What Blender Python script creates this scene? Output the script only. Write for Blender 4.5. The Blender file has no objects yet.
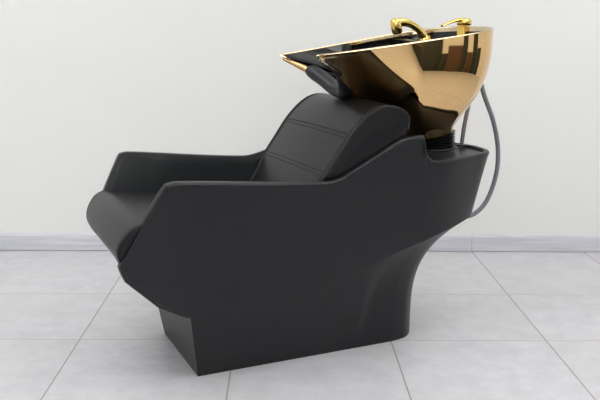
import bpy, bmesh, math, random
import numpy as np
from mathutils import Vector, Matrix
R = math.radians
random.seed(4)
S = bpy.context.scene
COL = S.collection

# ------------------------------------------------------------------ camera, world, lights, exposure
PITCH = math.atan2(176, 868)
cam_d = bpy.data.cameras.new('camera'); cam = bpy.data.objects.new('camera', cam_d); COL.objects.link(cam)
cam_d.sensor_width = 36.0; cam_d.lens = 868 / 600 * 36; cam_d.shift_x = 0.03; cam_d.clip_start = 0.05
cam.matrix_world = Matrix.Translation((0, 0, 1.0)) @ Matrix.Rotation(R(90) - PITCH, 4, 'X') @ Matrix.Rotation(R(0.16), 4, 'Z')
S.camera = cam

ROOM = dict(x0=-3.4, x1=3.2, y0=-3.2, y1=3.786, h=2.75)
W = bpy.data.worlds.new('world'); S.world = W; W.use_nodes = True
W.node_tree.nodes['Background'].inputs[0].default_value = (0.9, 0.95, 1.0, 1)
W.node_tree.nodes['Background'].inputs[1].default_value = 1.0


def area(name, loc, rot, sx, sy, power, col=(1, 1, 1)):
    d = bpy.data.lights.new(name, 'AREA'); d.shape = 'RECTANGLE'; d.size = sx; d.size_y = sy
    d.energy = power; d.color = col
    o = bpy.data.objects.new(name, d); COL.objects.link(o); o.location = loc; o.rotation_euler = rot
    return o


area('ceiling_panel_light', (-1.3, 1.7, 2.70), (0, 0, 0), 1.6, 2.6, 76, (0.975, 0.985, 1.0))
area('ceiling_panel_light', (1.5, 1.9, 2.70), (0, 0, 0), 1.6, 2.6, 74, (0.975, 0.985, 1.0))
area('ceiling_panel_light', (0.0, -1.4, 2.70), (0, 0, 0), 3.2, 1.6, 66, (0.975, 0.985, 1.0))
area('window_light', (.25, -3.17, 1.96), (R(90), 0, R(180)), 2.3, .76, 62, (0.96, 0.98, 1.0))  # added fill behind the camera, brightens the floor and near side
# weak fill added at the left; that wall has no opening
area('window_light', (-3.33, 0.6, 1.55), (0, R(-90), 0), 1.5, 2.2, 4, (0.86, 0.92, 1.0))

S.view_settings.view_transform = 'Standard'; S.view_settings.look = 'None'
S.view_settings.gamma = 1.0; S.view_settings.use_curve_mapping = False
S.view_settings.exposure = -0.97
S.cycles.max_bounces = 10; S.cycles.diffuse_bounces = 6; S.cycles.glossy_bounces = 6
S.cycles.use_denoising = True


# ------------------------------------------------------------------ materials
def srgb(r, g, b):
    f = lambda c: (c / 255 / 12.92) if c / 255 <= 0.04045 else ((c / 255 + 0.055) / 1.055) ** 2.4
    return (f(r), f(g), f(b), 1)


class NT:
    def __init__(s, name):
        s.m = bpy.data.materials.new(name); s.m.use_nodes = True
        s.t = s.m.node_tree; s.b = s.t.nodes['Principled BSDF']

    def n(s, kind, **kw):
        x = s.t.nodes.new(kind)
        for k, v in kw.items():
            if k in x.inputs: x.inputs[k].default_value = v
            else: setattr(x, k, v)
        return x

    def l(s, a, b): s.t.links.new(a, b)

    def set(s, **kw):
        for k, v in kw.items(): s.b.inputs[k.replace('_', ' ')].default_value = v

    def math(s, op, a, b=None):
        x = s.t.nodes.new('ShaderNodeMath'); x.operation = op
        for i, q in enumerate((a, b)):
            if q is None: continue
            if isinstance(q, (int, float)): x.inputs[i].default_value = q
            else: s.l(q, x.inputs[i])
        return x.outputs[0]

    def mix(s, fac, a, b):
        x = s.t.nodes.new('ShaderNodeMix'); x.data_type = 'RGBA'
        if isinstance(fac, (int, float)): x.inputs[0].default_value = fac
        else: s.l(fac, x.inputs[0])
        for i, q in ((6, a), (7, b)):
            if isinstance(q, tuple): x.inputs[i].default_value = q
            else: s.l(q, x.inputs[i])
        return x.outputs[2]


def noise_mat(name, c0, c1, scale, rough, bump=0.0, bscale=None, dist=0.001, **kw):
    q = NT(name)
    tc = q.n('ShaderNodeTexCoord')
    nz = q.n('ShaderNodeTexNoise', Scale=scale, Detail=6.0)
    q.l(tc.outputs['Object'], nz.inputs['Vector'])
    q.l(q.mix(nz.outputs['Fac'], c0, c1), q.b.inputs['Base Color'])
    q.set(Roughness=rough, **kw)
    if bump:
        n2 = q.n('ShaderNodeTexNoise', Scale=bscale or scale, Detail=4.0)
        q.l(tc.outputs['Object'], n2.inputs['Vector'])
        bp = q.n('ShaderNodeBump', Strength=bump, Distance=dist)
        q.l(n2.outputs['Fac'], bp.inputs['Height']); q.l(bp.outputs['Normal'], q.b.inputs['Normal'])
    return q.m


M = {}
M['wall'] = noise_mat('painted_wall', srgb(236, 236, 233), srgb(240, 240, 237), 3.0, 0.75, 0.25, 90, 0.002)
M['ceiling'] = noise_mat('ceiling_paint', srgb(240, 240, 238), srgb(244, 244, 242), 3.0, 0.9)
M['shell'] = noise_mat('black_moulded_plastic', srgb(22, 24, 26), srgb(27, 29, 31), 6.0, 0.40, 0.12, 500, 0.0006, **{'Specular IOR Level': 0.36})
M['leather'] = noise_mat('black_leatherette', srgb(20, 21, 23), srgb(26, 27, 29), 8.0, 0.38, 0.22, 420, 0.0008, **{'Specular IOR Level': 0.29})
M['pad'] = noise_mat('black_rubber_pad', srgb(30, 30, 33), srgb(38, 38, 42), 10.0, 0.42, 0.1, 60, 0.001)
M['bellows'] = noise_mat('black_rubber', srgb(20, 20, 22), srgb(27, 27, 29), 10.0, 0.45)
M['thread'] = noise_mat('black_thread', srgb(18, 18, 22), srgb(26, 26, 32), 40.0, 0.6)
M['bowl'] = noise_mat('glossy_black_ceramic', srgb(10, 10, 12), srgb(14, 14, 16), 3.0, 0.06)
M['gold'] = noise_mat('polished_gold', (0.80, 0.53, 0.24, 1), (0.83, 0.56, 0.27, 1), 3.0, 0.035, Metallic=1.0)
M['gold_rim'] = noise_mat('rim_gold', (0.66, 0.53, 0.34, 1), (0.69, 0.56, 0.37, 1), 3.0, 0.09, Metallic=1.0)
M['brass'] = noise_mat('yellow_gold', (0.85, 0.60, 0.16, 1), (0.88, 0.64, 0.20, 1), 3.0, 0.06, Metallic=1.0)
M['hose'] = noise_mat('grey_pvc', srgb(112, 112, 120), srgb(128, 128, 136), 12.0, 0.4)
M['door'] = noise_mat('dark_green_door', srgb(30, 38, 32), srgb(40, 48, 40), 4.0, 0.5)  # dark green for the unseen stand-ins mirrored in the gold
M['wood_door'] = noise_mat('brown_door', srgb(70, 48, 34), srgb(92, 64, 44), 4.0, 0.5)  # brown for the unseen stand-ins mirrored in the gold
M['white_frame'] = noise_mat('white_frame', srgb(230, 230, 228), srgb(236, 236, 234), 4.0, 0.4)

# braided hose: fine diagonal weave
q = NT('braided_steel'); tc = q.n('ShaderNodeTexCoord')
w1 = q.n('ShaderNodeTexWave', Scale=75.0, Distortion=0.0); w1.bands_direction = 'DIAGONAL'
q.l(tc.outputs['Object'], w1.inputs['Vector'])
q.l(q.mix(w1.outputs['Fac'], srgb(96, 88, 90), srgb(168, 162, 164)), q.b.inputs['Base Color'])
q.set(Roughness=0.4, Metallic=0.5); M['braid'] = q.m

# floor tiles
TX0, TXW, TY0, TYW = 0.3523, 0.502, 2.657, 0.487
q = NT('cement_floor_tiles'); tc = q.n('ShaderNodeTexCoord')
sp = q.n('ShaderNodeSeparateXYZ'); q.l(tc.outputs['Object'], sp.inputs[0])


def grout(axis, off, w, half):
    a = q.math('DIVIDE', q.math('SUBTRACT', sp.outputs[axis], off - 40 * w), w)
    fr = q.math('FRACT', a)
    d = q.math('MULTIPLY', q.math('MINIMUM', fr, q.math('SUBTRACT', 1.0, fr)), w)
    return q.math('LESS_THAN', d, half), q.math('FLOOR', a)


gx, ix = grout('X', TX0, TXW, 0.0022)
gy, iy = grout('Y', TY0, TYW, 0.0013)
gx = q.math('MULTIPLY', gx, q.math('GREATER_THAN', sp.outputs['X'], -1.0))
gy = q.math('MULTIPLY', gy, q.math('LESS_THAN', sp.outputs['Y'], 3.4))
g = q.math('MAXIMUM', gx, gy)
cid = q.n('ShaderNodeCombineXYZ'); q.l(ix, cid.inputs[0]); q.l(iy, cid.inputs[1])
wn = q.n('ShaderNodeTexWhiteNoise'); q.l(cid.outputs[0], wn.inputs['Vector'])
vadd = q.n('ShaderNodeVectorMath', operation='ADD'); vm = q.n('ShaderNodeVectorMath', operation='SCALE'); vm.inputs['Scale'].default_value = 7.0
q.l(wn.outputs['Color'], vm.inputs[0]); q.l(tc.outputs['Object'], vadd.inputs[0]); q.l(vm.outputs[0], vadd.inputs[1])
n1 = q.n('ShaderNodeTexNoise', Scale=13.0, Detail=10.0, Roughness=0.72); q.l(vadd.outputs[0], n1.inputs['Vector'])
n2 = q.n('ShaderNodeTexNoise', Scale=1.6, Detail=3.0); q.l(vadd.outputs[0], n2.inputs['Vector'])
c1 = q.mix(n1.outputs['Fac'], srgb(172, 171, 175), srgb(234, 232, 236))
n2r = q.n('ShaderNodeMapRange'); n2r.inputs[1].default_value = 0.35; n2r.inputs[2].default_value = 0.7
q.l(n2.outputs['Fac'], n2r.inputs[0])
c2 = q.mix(q.math('MULTIPLY', n2r.outputs[0], 0.45), c1, srgb(203, 200, 199))
q.l(q.mix(q.math('MULTIPLY', g, 0.75), c2, srgb(128, 118, 114)), q.b.inputs['Base Color'])
bp = q.n('ShaderNodeBump', Strength=0.3, Distance=0.002); bp.invert = True
q.l(q.math('ADD', g, q.math('MULTIPLY', n1.outputs['Fac'], 0.15)), bp.inputs['Height']); q.l(bp.outputs['Normal'], q.b.inputs['Normal'])
q.set(Roughness=0.38); M['floor'] = q.m

# baseboard: greyed wood
q = NT('grey_wood_skirting'); tc = q.n('ShaderNodeTexCoord'); mp = q.n('ShaderNodeMapping'); mp.inputs['Scale'].default_value = (2.2, 2.2, 34)
q.l(tc.outputs['Object'], mp.inputs[0])
n1 = q.n('ShaderNodeTexNoise', Scale=1.6, Detail=6.0, Roughness=0.6, Distortion=0.6); q.l(mp.outputs[0], n1.inputs['Vector'])
rp = q.n('ShaderNodeMapRange'); rp.inputs[1].default_value = 0.35; rp.inputs[2].default_value = 0.68; q.l(n1.outputs['Fac'], rp.inputs[0])
q.l(q.mix(rp.outputs[0], srgb(198, 198, 206), srgb(220, 219, 225)), q.b.inputs['Base Color'])
q.set(Roughness=0.45); M['skirting'] = q.m


# ------------------------------------------------------------------ mesh helpers
def link(name, bm, mat, parent=None, smooth=40, recalc=True, merge=1e-5):
    if merge: bmesh.ops.remove_doubles(bm, verts=bm.verts, dist=merge)
    if recalc: bmesh.ops.recalc_face_normals(bm, faces=bm.faces)
    me = bpy.data.meshes.new(name); bm.to_mesh(me); bm.free()
    for p in me.polygons: p.use_smooth = True
    if smooth: me.set_sharp_from_angle(angle=R(smooth))
    me.materials.append(mat)
    o = bpy.data.objects.new(name, me); COL.objects.link(o)
    if parent: o.parent = parent
    return o


def grid(bm, P, close=False, flip=False):
    """P: rows of points -> quads; close joins the last column to the first"""
    vs = [[bm.verts.new(p) for p in row] for row in P]
    n = len(vs[0])
    for i in range(len(vs) - 1):
        for j in range(n if close else n - 1):
            k = (j + 1) % n
            f = [vs[i][j], vs[i][k], vs[i + 1][k], vs[i + 1][j]]
            try: bm.faces.new(f[::-1] if flip else f)
            except ValueError: pass
    return vs


def box(bm, x0, x1, y0, y1, z0, z1, bev=0):
    c = bmesh.ops.create_cube(bm, size=1)['verts']
    for v in c:
        v.co = Vector((x0 + (v.co.x + .5) * (x1 - x0), y0 + (v.co.y + .5) * (y1 - y0), z0 + (v.co.z + .5) * (z1 - z0)))
    if bev:
        es = {e for v in c for e in v.link_edges}
        bmesh.ops.bevel(bm, geom=list(es), offset=bev, segments=2, affect='EDGES', profile=0.6)


def spline(pts, n):
    """Catmull-Rom through pts, n samples, roughly even"""
    pts = [np.array(p, float) for p in pts]
    P = [2 * pts[0] - pts[1]] + pts + [2 * pts[-1] - pts[-2]]
    out = []
    dense = []
    for i in range(1, len(P) - 2):
        p0, p1, p2, p3 = P[i - 1:i + 3]
        for t in np.linspace(0, 1, 24, endpoint=False):
            dense.append(0.5 * ((2 * p1) + (-p0 + p2) * t + (2 * p0 - 5 * p1 + 4 * p2 - p3) * t * t + (-p0 + 3 * p1 - 3 * p2 + p3) * t ** 3))
    dense.append(P[-2])
    dense = np.array(dense)
    L = np.concatenate([[0], np.cumsum(np.linalg.norm(np.diff(dense, axis=0), axis=1))])
    s = np.linspace(0, L[-1], n)
    return np.stack([np.interp(s, L, dense[:, k]) for k in range(dense.shape[1])], -1)


def tube(bm, path, rad, seg=14, flat=1.0, caps=True):
    """sweep a circle (radius list or number) along path"""
    path = [Vector(p) for p in path]; n = len(path)
    rad = [rad] * n if isinstance(rad, (int, float)) else list(np.interp(np.linspace(0, 1, n), np.linspace(0, 1, len(rad)), rad))
    ref = None; rows = []
    for i, p in enumerate(path):
        t = (path[min(i + 1, n - 1)] - path[max(i - 1, 0)]).normalized()
        if ref is None:
            ref = t.cross(Vector((0, 1, 0)))
            if ref.length < 0.1: ref = t.cross(Vector((1, 0, 0)))
        ref = (ref - t * ref.dot(t)).normalized(); b = t.cross(ref)
        rows.append([p + (ref * math.cos(a) * flat + b * math.sin(a)) * rad[i] for a in np.linspace(0, 2 * math.pi, seg, endpoint=False)])
    vs = grid(bm, rows, close=True)
    if caps:
        bm.faces.new(vs[0][::-1]); bm.faces.new(vs[-1])


def lathe(bm, prof, c=(0, 0, 0), seg=48, tilt=None):
    rows = []
    for r, z in prof:
        row = []
        for a in np.linspace(0, 2 * math.pi, seg, endpoint=False):
            v = Vector((r * math.cos(a), r * math.sin(a), z))
            if tilt: v = tilt @ v
            row.append(v + Vector(c))
        rows.append(row)
    vs = grid(bm, rows, close=True)
    for r in (vs[0], vs[-1]):
        try: bm.faces.new(r)
        except ValueError: pass


# ------------------------------------------------------------------ the room
def struct(o, label=None):
    o['kind'] = 'structure'
    if label: o['label'] = label; 
    return o


x0, x1, y0, y1, h = ROOM['x0'], ROOM['x1'], ROOM['y0'], ROOM['y1'], ROOM['h']
bm = bmesh.new(); box(bm, x0 - .1, x1 + .1, y0 - .1, y1 + .1, -0.1, 0.0); struct(link('floor', bm, M['floor']))
bm = bmesh.new(); box(bm, x0 - .1, x1 + .1, y0 - .1, y1 + .1, h, h + .1); struct(link('ceiling', bm, M['ceiling']))
bm = bmesh.new(); box(bm, x0 - .1, x1 + .1, y1, y1 + .1, 0, h); struct(link('wall_back', bm, M['wall']))
bm = bmesh.new(); box(bm, x0 - .1, x1 + .1, y0 - .1, y0, 0, h); struct(link('wall_front', bm, M['wall']))
bm = bmesh.new(); box(bm, x1, x1 + .1, y0, y1, 0, h); struct(link('wall_right', bm, M['wall']))
bm = bmesh.new(); box(bm, x0 - .1, x0, y0, y1, 0, h); struct(link('wall_left', bm, M['wall']))
# skirting on the back wall: two lengths that butt together right of the chair
bm = bmesh.new()
prof = [(0, .0), (-.009, .0), (-.009, .003), (-.014, .003), (-.014, .066), (-.0125, .071), (-.010, .074), (-.004, .0785), (0, .0785)]
JX = 0.851
for a, b in ((x0, JX - .0006), (JX + .0006, x1)):
    vs = grid(bm, [[(a, y1 + p[0], p[1]) for p in prof], [(b, y1 + p[0], p[1]) for p in prof]], close=True)
    bm.faces.new(vs[0]); bm.faces.new(vs[1])
struct(link('baseboard_back', bm, M['skirting'], smooth=30))
# added out of view for the gold to mirror: furniture stand-ins, fill-light frame
bm2 = bmesh.new(); bm = bmesh.new()
a = -3.05
for k, (w_, hh) in enumerate(((.6, 1.3), (.6, 1.3), (.6, 1.3), (.5, 1.75), (.62, 1.5), (.30, .86), (.46, 1.36), (.2, .7), (.5, .84), (.24, 1.3), (.34, .72), (.42, 1.45), (.5, .8))):
    b_ = bm2 if k in (5, 8, 10) else bm
    box(b_, x1 - .035, x1, a, a + w_ - .015, 0.0, hh, 0.006)
    box(b_, x1 - .047, x1 - .035, a + .05, a + w_ - .065, .14, hh - .10, 0.005)
    a += w_
struct(link('trim_2', bm2, M['wood_door']))
struct(link('trim_1', bm, M['door']))  # dark blocks added unseen, sized for their reflection in the basin
bm = bmesh.new(); box(bm, 2.05, 2.9, y0, y0 + .05, 0, 2.05, 0.006)
for k in (0.12, 1.08): box(bm, 2.19, 2.76, y0 + .05, y0 + .062, k, k + .80, 0.005)
struct(link('door_1', bm, M['wood_door']))  # slab added unseen to extend the dark reflection in the basin
bm = bmesh.new()
for a, b, c, d in ((-1, 1.5, 1.50, 1.56), (-1, 1.5, 2.36, 2.42), (-1, -.94, 1.50, 2.42), (1.44, 1.5, 1.50, 2.42), (.22, .28, 1.50, 2.42)):
    box(bm, a, b, y0, y0 + .06, c, d, 0.004)
struct(link('window_1', bm, M['white_frame']))  # unseen frame added around the front fill light

# ------------------------------------------------------------------ the backwash chair
PSI = R(21.9)
chair = bpy.data.objects.new('backwash_chair', None); COL.objects.link(chair)
chair.location = (-0.41441, 2.49651, 0); chair.rotation_euler = (0, 0, PSI)
chair['label'] = 'black salon hair-washing chair with polished gold basin on grey tiled floor'
chair['category'] = 'hair washing chair'

# --- shell: side panels, deck and pedestal moulded in one piece --------------------------------
I = np.interp
hwt = lambda u: I(u, [0, .2, .45, .65, .85], [.315, .294, .273, .266, .248])
TZ = [(0, .590), (.02, .5945), (.05, .5935), (.14, .586), (.30, .572), (.42, .564), (.475, .562), (.50, .564), (.525, .571), (.555, .587), (.62, .621), (.70, .662),
      (.725, .671), (.75, .675), (.795, .678), (.803, .676), (.807, .666), (.810, .648), (.814, .628), (.822, .612), (.834, .602), (.85, .597)]
zt = lambda u: I(u, [a for a, _ in TZ], [b for _, b in TZ])
BUM = [(0, -.098), (.10, -.01), (.18, .066), (.30, .218), (.45, .408), (.65, .659), (.85, .861)]
BZ = [(-.098, .313), (-.01, .233), (.035, .212), (.066, .197), (.10, .195), (.218, .207), (.33, .214), (.408, .222), (.52, .252), (.659, .296), (.861, .347)]
hwc = lambda u: I(u, [-.098, -.01, .05, .2, .4, .65, .861], [.227, .241, .25, .249, .237, .225, .206])
FU = [(.066, .105), (.218, .24), (.408, .41), (.659, .63), (.861, .785)]
TH = 0.034; RR = 0.010
thk = lambda u: I(u, [.15, .40], [.034, .021])

tu = sorted(set([round(x, 4) for x in np.linspace(0, .85, 52)] + [a for a, _ in TZ]))
cols = []          # near side (v < 0): T, B, F, p
for u in tu:
    bu = I(u, [a for a, _ in BUM], [b for _, b in BUM])
    B = np.array([bu, hwc(bu), I(bu, [a for a, _ in BZ], [b for _, b in BZ])])
    fu = I(bu, [a for a, _ in FU], [b for _, b in FU])
    F = np.array([fu, I(fu, [.105, .77, .785], [.192, .146, .143]), 0.0])
    p = I(bu, [.56, .66, .73, .83], [1.0, 1.2, 2.8, 3.8])
    cols.append([np.array([u, hwt(u), zt(u)]), B, F, p])
Tr = spline([(.85, .248, .597), (.90, .240, .597), (.96, .217, .597), (1.04, .177, .597), (1.105, .142, .597), (1.148, .085, .597), (1.162, 0, .597)], 26)
Br = spline([(.861, .206, .347), (.905, .200, .360), (.96, .184, .371), (1.025, .153, .382), (1.072, .115, .388), (1.094, .06, .390), (1.10, 0, .390)], 26)
Fr = spline([(.785, .143, 0), (.825, .130, 0), (.855, .105, 0), (.876, .075, 0), (.89, .04, 0), (.895, 0, 0)], 26)
for k in range(1, 26):
    cols.append([Tr[k], Br[k], Fr[k], 3.8])
NS = len(tu)
half = cols
full = [[np.array([c[0][0], -c[0][1], c[0][2]]), np.array([c[1][0], -c[1][1], c[1][2]]), np.array([c[2][0], -c[2][1], c[2][2]]), c[3]] for c in half]
full += [[c[0].copy(), c[1].copy(), c[2].copy(), c[3]] for c in half[-2::-1]]
NC = len(full)
side_i = lambda j: j if j < len(half) else NC - 1 - j       # index into the half table
# front edge of the arm panel, top to bottom (u, z)
LE = spline([(0.0, .590), (-.0075, .580), (-.03, .539), (-.059, .483), (-.091, .415), (-.1125, .373), (-.1165, .359), (-.112, .344), (-.098, .313)], 26)
rows_t = np.linspace(0, 1, 26)


def outer(i, j):
    T, B, F, p = full[j]; t = rows_t[i]
    P = T * (1 - t) + B * t
    k = side_i(j); s = half[k][0][0]
    if j > NC // 2 and k < NS:
        P = P + np.array([0, 0, .048 * t ** 3 * max(0, 1 - s / .18)])
    if j > NC // 2 and k < NS:
        P = P + np.array([0, 0, .020 * (1 - t) * math.exp(-((s - .50) / .05) ** 2)])
    if k < NS:
        d = max(0.0, 1 - s / 0.30) ** 2
        base = half[0][0] * (1 - t) + half[0][1] * t
        # rows of the left edge are matched by height
        P = P + np.array([(LE[i][0] - base[0]) * d, 0, (LE[i][1] - base[2]) * d])
    return P


G = [[outer(i, j) for j in range(NC)] for i in range(26)]
# rim path: far... near front edge (bottom -> top), top row, far front edge (top -> bottom)
jD = min(range(NS), key=lambda j: abs(half[j][1][0] - .066))
pidx = [(25, j) for j in range(jD, 0, -1)] + [(i, 0) for i in range(25, 0, -1)] + [(0, j) for j in range(NC)]
pidx += [(i, NC - 1) for i in range(1, 26)] + [(25, j) for j in range(NC - 2, NC - 2 - jD, -1)]
path = [G[i][j] for i, j in pidx]
where = {ij: a for a, ij in enumerate(pidx)}
nP = len(path)
mdir = []; edir = []; tsc = []
for a in range(nP):
    p = path[a]; t = path[min(a + 1, nP - 1)] - path[max(a - 1, 0)]
    j = pidx[a][1]; k = side_i(j)
    sg = -1 if j < len(half) else 1
    if k < NS:
        m = np.array([0, -sg, 0.0]); tt = np.array([t[0], 0, t[2]]); tt /= np.linalg.norm(tt)
        e = np.array([-tt[2], 0, tt[0]]) * (1 if sg < 0 else -1)
    else:
        tt = np.array([t[0], t[1], 0]); tt /= np.linalg.norm(tt)
        m = np.array([-tt[1], tt[0], 0]); e = np.array([0, 0, 1.0])
    mdir.append(m); edir.append(e); tsc.append(thk(half[k][0][0]))
for arr in (mdir, edir):                                     # soften direction changes
    sm = [sum(arr[max(0, min(nP - 1, a + d))] for d in (-1, 0, 1)) for a in range(nP)]
    for a in range(nP): arr[a] = sm[a] / np.linalg.norm(sm[a])
bm = bmesh.new()
inset = [p - e * RR for p, e in zip(path, edir)]
# outer skin uses the inset outline on its border
Gi = [[g.copy() for g in row] for row in G]
for a, (i, j) in enumerate(pidx): Gi[i][j] = inset[a]
grid(bm, Gi)
RW = .009
rimprof = [(0, 0, 0), (0, .10 * RW, .42 * RR), (0, .40 * RW, .80 * RR), (0, RW, RR), (1, -.6 * RW, RR), (1, -.25 * RW, .80 * RR), (1, -.05 * RW, .42 * RR), (1, 0, 0)]
rim = [[inset[a] + mdir[a] * (tsc[a] * f_ + o) + edir[a] * hh for a in range(nP)] for f_, o, hh in rimprof]
grid(bm, rim)
# inner skin of the arm panels
inn = rim[-1]
for sgn in (0, 1):
    js = range(NS) if sgn == 0 else range(NC - 1, NC - 1 - NS, -1)
    inner = []
    for i in range(26):
        row = []
        for n_, j in enumerate(js):
            if (i, j) in where: row.append(inn[where[(i, j)]])
            else: row.append(Gi[i][j] + np.array([0, (1 if sgn == 0 else -1) * thk(half[side_i(j)][0][0]), 0]))
        inner.append(row)
    grid(bm, inner)
# deck behind the backrest
deck = [inn[where[(0, j)]] for j in range(NS - 1, NC - NS + 1)]
f = bm.faces.new([bm.verts.new(p) for p in deck])
kk = min(range(NS), key=lambda k: abs(tu[k] - .66))
zb = deck[0][2]
a0 = deck[0]; a1 = deck[-1]
w = half[kk][0][1] - thk(.66)
grid(bm, [[(tu[kk], -w, zb), (tu[kk], w, zb)], [tuple(a0), tuple(a1)]])
# bulkhead behind the backrest and seat pan
grid(bm, [[(tu[kk], -w, zb), (tu[kk], w, zb)], [(.45, -.235, .34), (.45, .235, .34)], [(-.085, -.245, .338), (-.085, .245, .338)]])
# underside of the front
ia = lambda j: inn[where[(25, j)]]
und = [[ia(j) * (1 - t) + ia(NC - 1 - j) * t for t in np.linspace(0, 1, 7)] for j in range(0, jD + 1)]
grid(bm, und)
# pedestal
tt_ = np.linspace(0, 1, 26)
ped = []
for t in tt_:
    row = []
    for j in range(jD, NC - jD):
        B, F, p = Gi[25][j], full[j][2], full[j][3]
        hgt = 1 - (1 - t) ** p
        P = B * (1 - hgt) + F * hgt; P[2] = B[2] * (1 - t) + F[2] * t
        row.append(P)
    ped.append(row)
grid(bm, ped)
grid(bm, [[r[0] * (1 - t) + r[-1] * t for t in np.linspace(0, 1, 9)] for r in ped])   # front face
bm.faces.new([bm.verts.new(p) for p in ped[-1]])
link('shell', bm, M['shell'], chair, smooth=22, merge=2e-4)


# --- cushions ------------------------------------------------------------------------------------
def cushion(name, prof, vs_edge, crown, mat, nv=34, edge_r=0.02, n=120, widthf=None, bulge=0):
    """closed profile in (u, z) swept across v; ends rounded, middle crowned"""
    P = spline(prof + [prof[0]], n + 1)[:-1]
    P0 = np.array(P); c = P0.mean(axis=0)
    nrm = []
    for k in range(n):
        t = P0[(k + 1) % n] - P0[k - 1]; t /= np.linalg.norm(t); nrm.append(np.array([t[1], -t[0]]))
    nrm = np.array(nrm)
    if np.sum((P0 - c) * nrm) < 0: nrm = -nrm
    s = np.sin(np.linspace(-1, 1, nv) * math.pi / 2)
    vv = [-vs_edge + (vs_edge - edge_r) * 0 + edge_r * (1 - math.cos(a)) for a in np.linspace(0, math.pi / 2, 6)]
    ins = [edge_r * (1 - math.sin(a)) for a in np.linspace(0, math.pi / 2, 6)]
    mid = list(np.linspace(vv[-1], -vv[-1], nv))[1:-1]
    V = vv + mid + [-x for x in vv[::-1]]
    INS = ins + [0] * len(mid) + ins[::-1]
    bm = bmesh.new(); rows = []
    SC = [0] * len(V)
    if bulge:
        V = [V[0] - bulge, V[0] - .9 * bulge, V[0] - .6 * bulge] + V + [V[-1] + .6 * bulge, V[-1] + .9 * bulge, V[-1] + bulge]
        INS = [INS[0]] * 3 + INS + [INS[0]] * 3; SC = [.85, .6, .3] + SC + [.3, .6, .85]
    for v, i_, sc in zip(V, INS, SC):
        row = []
        for k in range(n):
            off = -i_ + crown * max(0, 1 - (v / vs_edge) ** 2) * (1 if nrm[k][1] > -0.3 else 0)
            q_ = P0[k] + nrm[k] * off
            q_ = c + (q_ - c) * (1 - sc)
            wv = v if widthf is None else v * widthf(q_)
            row.append((q_[0], wv, q_[1]))
        rows.append(row)
    g_ = grid(bm, rows, close=True)
    bm.faces.new(g_[0][::-1]); bm.faces.new(g_[-1])
    return link(name, bm, mat, chair, smooth=50), P0, nrm


# seat
seat_prof = [(.47, .345), (.20, .342), (-.06, .340), (-.092, .346), (-.106, .362), (-.120, .392), (-.119, .418), (-.104, .448), (-.080, .471), (-.035, .481), (.10, .470), (.28, .452), (.44, .440), (.48, .40)]
seat_w = lambda p: I(p[1], [.34, .46], [.86, 1.03]) * I(p[0], [.1, .45], [1.0, .93])
seat, SP, SN = cushion('seat_cushion', seat_prof, .256, .006, M['leather'], edge_r=.013, widthf=seat_w)
# backrest; two double seams across it
bprof = [(.42, .40), (.405, .45), (.440, .512), (.482, .577), (.520, .632), (.556, .684), (.590, .722), (.625, .750), (.658, .764), (.695, .766), (.728, .755), (.748, .735), (.748, .700), (.725, .655), (.66, .56), (.60, .47), (.52, .40)]
back_w = lambda p: I(p[1] - zt(p[0]), [-.035, .010], [.925, 1.0])
back, BP, BN = cushion('back_cushion', bprof, .248, .008, M['leather'], edge_r=.010, widthf=back_w, bulge=.009)


def surf(P, Nn, key, v, edge, crown, out=0.0):
    """point on the cushion's front surface nearest profile point key"""
    k = int(np.argmin(np.linalg.norm(P - np.array(key), axis=1)))
    o = P[k] + Nn[k] * (crown * (1 - (v / edge) ** 2) + out)
    return (o[0], v, o[1])


for key in ((.482, .577), (.556, .684)):
    for dz in (-.006, .006):
        bm = bmesh.new()
        kk_ = (key[0] + dz * .57, key[1] + dz * .82)
        # exact point: slide along the local tangent
        k = int(np.argmin(np.linalg.norm(BP - np.array(kk_), axis=1)))
        base = BP[k] + (np.array(kk_) - BP[k])
        tube(bm, [(base[0] + BN[k][0] * (.008 * (1 - (v / .248) ** 2) + .0002), v, base[1] + BN[k][1] * (.008 * (1 - (v / .248) ** 2) + .0002)) for v in np.linspace(-.232, .232, 24)], .0016, seg=8)
        link('seam', bm, M['thread'], back)
fr = [k for k in range(len(BP)) if (BN[k][1] > -.25 and BP[k][0] < .75 and BP[k][1] > .45) or (BP[k][0] > .74 and BP[k][1] > .69)]
fr.sort(key=lambda k: k)
# keep one continuous run
run = []
for k in fr:
    if not run or k - run[-1] == 1: run.append(k)
for sg in (-1, 1):
    for vv_, r_, o_ in ((.2465, .0032, -.0010), (.232, .0021, .0008)):
        bm = bmesh.new()
        tube(bm, [(BP[k][0] + BN[k][0] * o_, sg * vv_ * back_w(BP[k]), BP[k][1] + BN[k][1] * o_) for k in run], r_, seg=8)
        link('piping' if r_ > .002 else 'seam', bm, M['thread'], back)
run2 = [k for k in range(len(SP)) if SP[k][0] < .4 and not (SP[k][1] < .36 and SP[k][0] > -.09)]
for sg in (-1, 1):
    bm = bmesh.new()
    tube(bm, [(SP[k][0] + SN[k][0] * -.0020, sg * .2535 * seat_w(SP[k]), SP[k][1] + SN[k][1] * -.0020) for k in run2], .003, seg=8)
    link('piping', bm, M['thread'], seat)

# --- basin -----------------------------------------------------------------------------------------
rimh = [(.648, 0, .797), (.638, .04, .805), (.610, .09, .838), (.572, .140, .868), (.525, .175, .892), (.497, .185, .9035), (.496, .191, .907), (.515, .1965, .909),
        (.60, .210, .919), (.75, .222, .939), (.90, .226, .960), (1.0, .216, .974), (1.06, .187, .983), (1.106, .138, .988), (1.135, .072, .990), (1.144, 0, .990)]
RH = spline(rimh, 90)


def skew(p):                                                   # the basin sits turned a touch on its bellows
    k = max(0.0, (1.0 - p[0]) / .5)
    return np.array([p[0] + .10 * p[1] * k, p[1], p[2] - .025 * p[1] * k])


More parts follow.
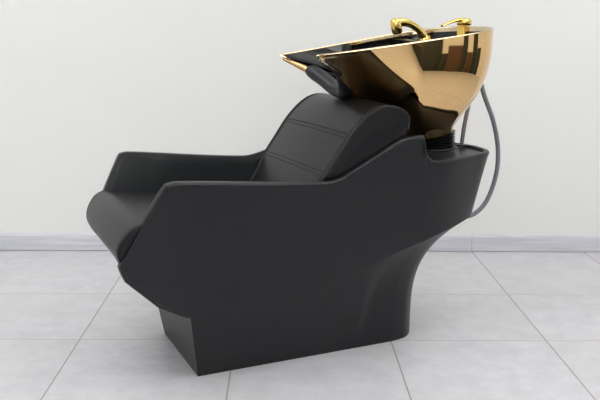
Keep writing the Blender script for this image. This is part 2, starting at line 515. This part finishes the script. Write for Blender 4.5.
near = [np.array([p[0], -p[1], p[2]]) for p in RH]
loop = near + [np.array(p) for p in RH[-2:0:-1]]              # U bottom -> near tip -> rear -> far tip -> back
loop = [skew(p) for p in loop]
NL = len(loop)
NECK = np.array([.995, 0, .655]); NR = .048


def rear_w(p): return float(np.clip((p[0] - .57) / .22, 0, 1))


def basin_rows(off, t_list, bottom, nr):
    nrm = []
    for a in range(NL):
        t = loop[(a + 1) % NL] - loop[a - 1]
        m = np.array([-t[1], t[0], 0]); L_ = np.linalg.norm(m)
        m = m / L_ if L_ > 1e-6 else m
        nrm.append(m)
    rows = []
    for t in t_list:
        row = []
        for a in range(NL):
            p = loop[a] + nrm[a] * off
            d = p[:2] - NECK[:2]; d = d / np.linalg.norm(d)
            q_ = np.array([bottom[0] + d[0] * nr * (1 + 1.8 * max(0, -d[0]) ** 1.5), bottom[1] + d[1] * nr * (1.35 - .35 * max(0, d[0]) ** 2), bottom[2] - .022 * (.5 - .5 * math.cos(math.pi * min(1, max(0, .3 - d[0]))))])
            wr = rear_w(p)
            rr_ = float(np.clip((p[0] - 1.0) / .12, 0, 1)); h1 = (1 - (1 - t ** 3.0) ** 1.6) * rr_ + (1 - (1 - t ** 3.4) ** 1.35) * (1 - rr_); h0 = t ** 0.95
            hh = h0 * (1 - wr) + h1 * wr
            P = p * (1 - hh) + q_ * hh; P[2] = p[2] * (1 - t) + q_[2] * t
            hv = (1 - (1 - t) ** 1.8) * (1 - wr) + h1 * wr
            P[1] = p[1] * (1 - hv) + q_[1] * hv
            row.append(P)
        rows.append(row)
    return rows


bm = bmesh.new()
R0 = basin_rows(0, np.linspace(0, 1, 40), NECK, NR)
lip = [[p + np.array([0, 0, z_]) for p in basin_rows(o_, [0.0], NECK, NR)[0]] for o_, z_ in ((.0, 0), (.0008, .0022), (.003, .0036), (.006, .0036), (.0082, .0022), (.009, 0), (.009, -.012))]
g_ = grid(bm, R0, close=True); bm.faces.new(g_[-1])
basin = link('basin', bm, M['gold'], chair, smooth=60)
bm = bmesh.new(); grid(bm, lip, close=True); link('rim', bm, M['gold_rim'], basin, smooth=60)
basin['label'] = 'polished gold wash basin with black bowl'
bm = bmesh.new()
BC = np.array([.86, 0, .80])
NK = NECK.copy()
R1 = basin_rows(.0085, [0, .03, .08, .15, .25, .35, .5, .65, .8, .9, .97, 1.0], np.array([.93, 0, .80]), .03)
for row in R1:
    for p in row: p[2] -= .001
g_ = grid(bm, R1, close=True); bm.faces.new(g_[-1])
link('bowl', bm, M['bowl'], basin, smooth=60)
# tap ledge at the rear of the bowl
bm = bmesh.new()
ring = [p for p in basin_rows(.014, [0.0], NECK, NR)[0] if p[0] > .93]
top = [(p[0], p[1], .952) for p in ring]; bot = [(p[0], p[1], .93) for p in ring]
grid(bm, [top, bot], close=True); bm.faces.new([bm.verts.new(p) for p in top])
link('tap_ledge', bm, M['bowl'], basin)
# neck rest: rubber pad over the cut-out at the front
def front_edge(v0, v1, n):
    pts = [loop[a % NL] for a in range(-40, 41) if loop[a % NL][0] < .70 and v0 <= loop[a % NL][1] <= v1 and loop[a % NL][2] < .905 + .03]
    pts = [p for p in pts if abs(p[1]) < .184]
    pts.sort(key=lambda p: p[1])
    return spline([tuple(p) for p in pts], n)


bm = bmesh.new()
tube(bm, [tuple(p + np.array([.003, 0, -.008])) for p in front_edge(-.14, .183, 60)], [.004, .006, .010, .013, .0135, .0135, .012, .005], 16)
link('rolled_edge', bm, M['gold'], basin, smooth=60)
cen = front_edge(-.182, .138, 40) + np.array([0, 0, -.005])
bm = bmesh.new(); rows = []
for k in range(40):
    t = cen[min(k + 1, 39)] - cen[max(k - 1, 0)]; t /= np.linalg.norm(t)
    o1 = np.array([-.75, 0, .12]); o1 -= t * (o1 @ t); o1 /= np.linalg.norm(o1); o2 = np.cross(t, o1)
    e_ = (1.0 if k < 37 else (.94, .86, .6)[k - 37]) * I(k, [0, 2, 10, 18, 26], [.34, .42, .46, .78, 1.05])
    rows.append([cen[k] + (o1 * (.022 if math.cos(a) > 0 else .034) * math.cos(a) + o2 * .021 * math.sin(a)) * e_ for a in np.linspace(0, 2 * math.pi, 22, endpoint=False)])
g_ = grid(bm, rows, close=True); bm.faces.new(g_[0][::-1]); bm.faces.new(g_[-1])
nr_ = link('neck_rest', bm, M['pad'], basin, smooth=60); nr_['label'] = 'black rubber neck pad'
# drain collar under the basin
bm = bmesh.new(); lathe(bm, [(.048, .676), (.056, .670), (.057, .650), (.053, .646)], (NECK[0], 0, 0)); link('collar', bm, M['gold'], basin)

# --- taps ------------------------------------------------------------------------------------------
faucet = link('faucet', (lambda b: (lathe(b, [(.019, .945), (.018, .952), (.015, .958), (.013, .965)], (.945, 0, 0), 28), b)[1])(bmesh.new()), M['brass'], chair)
bm = bmesh.new()
tube(bm, spline([(.945, 0, .950), (.935, 0, .966), (.912, 0, .987), (.885, 0, 1.001), (.858, 0, 1.007), (.838, 0, 1.004)], 30), [.013, .012, .011, .0115, .013, .015], 18)
lathe(bm, [(.004, .028), (.013, .025), (.017, .015), (.018, .004), (.017, -.008), (.0155, -.020), (.013, -.022)], (.836, 0, .992), 26, Matrix.Rotation(R(-14), 4, 'Y'))
link('spout', bm, M['brass'], faucet, smooth=55)
mixer = link('mixer', (lambda b: (lathe(b, [(.026, .950), (.026, .957), (.021, .962), (.020, .985), (.021, .998)], (1.085, 0, 0), 28), b)[1])(bmesh.new()), M['brass'], chair)
bm = bmesh.new()
lathe(bm, [(.021, .997), (.024, 1.000), (.024, 1.012), (.018, 1.019), (.004, 1.022)], (1.088, 0, 0), 28, Matrix.Rotation(R(0), 4, 'Y'))
tube(bm, spline([(1.10, 0, 1.012), (1.06, -.004, 1.014), (1.02, -.01, 1.004), (.995, -.014, .995)], 16), [.018, .014, .010, .007], 14, flat=.45)
link('lever', bm, M['brass'], mixer, smooth=55)

# --- bellows between basin and deck -----------------------------------------------------------------
bm = bmesh.new(); pr = [(.070, .5965), (.072, .600), (.070, .604)]
z = .604
for k in range(6):
    pr += [(.057, z + .0015), (.061, z + .0035), (.067, z + .0058), (.061, z + .0080)]; z += .0092
pr += [(.052, z)]
lathe(bm, [(r, zz - .5965) for r, zz in pr], (NECK[0] - .002, 0, .5965), 48, Matrix.Rotation(R(2.5), 4, 'X') @ Matrix.Rotation(R(-1.5), 4, 'Y'))
link('bellows', bm, M['bellows'], chair, smooth=60)

# --- hoses -------------------------------------------------------------------------------------------
bm = bmesh.new()
tube(bm, spline([(1.118, .03, .590), (1.126, .03, .66), (1.142, .03, .745), (1.152, .03, .80), (1.150, .03, .87)], 40), .0072, 14)
ph = link('supply_hose', bm, M['braid'], chair); ph['label'] = 'braided grey water hose rising from the deck'
bm = bmesh.new(); lathe(bm, [(.020, .5972), (.019, .5995), (.012, .5995), (.0085, .5975)], (1.118, .03, 0), 28); link('grommet', bm, M['bellows'], chair)
bm = bmesh.new()
tube(bm, spline([(1.140, 0, .875), (1.152, 0, .843), (1.180, 0, .766), (1.221, 0, .679), (1.246, 0, .585), (1.245, 0, .495), (1.213, 0, .405), (1.160, 0, .358), (1.09, 0, .352), (.99, 0, .356)], 70), .0078, 14)
dh = link('shower_hose', bm, M['hose'], chair); dh['label'] = 'smooth grey hose looping from basin to shell'
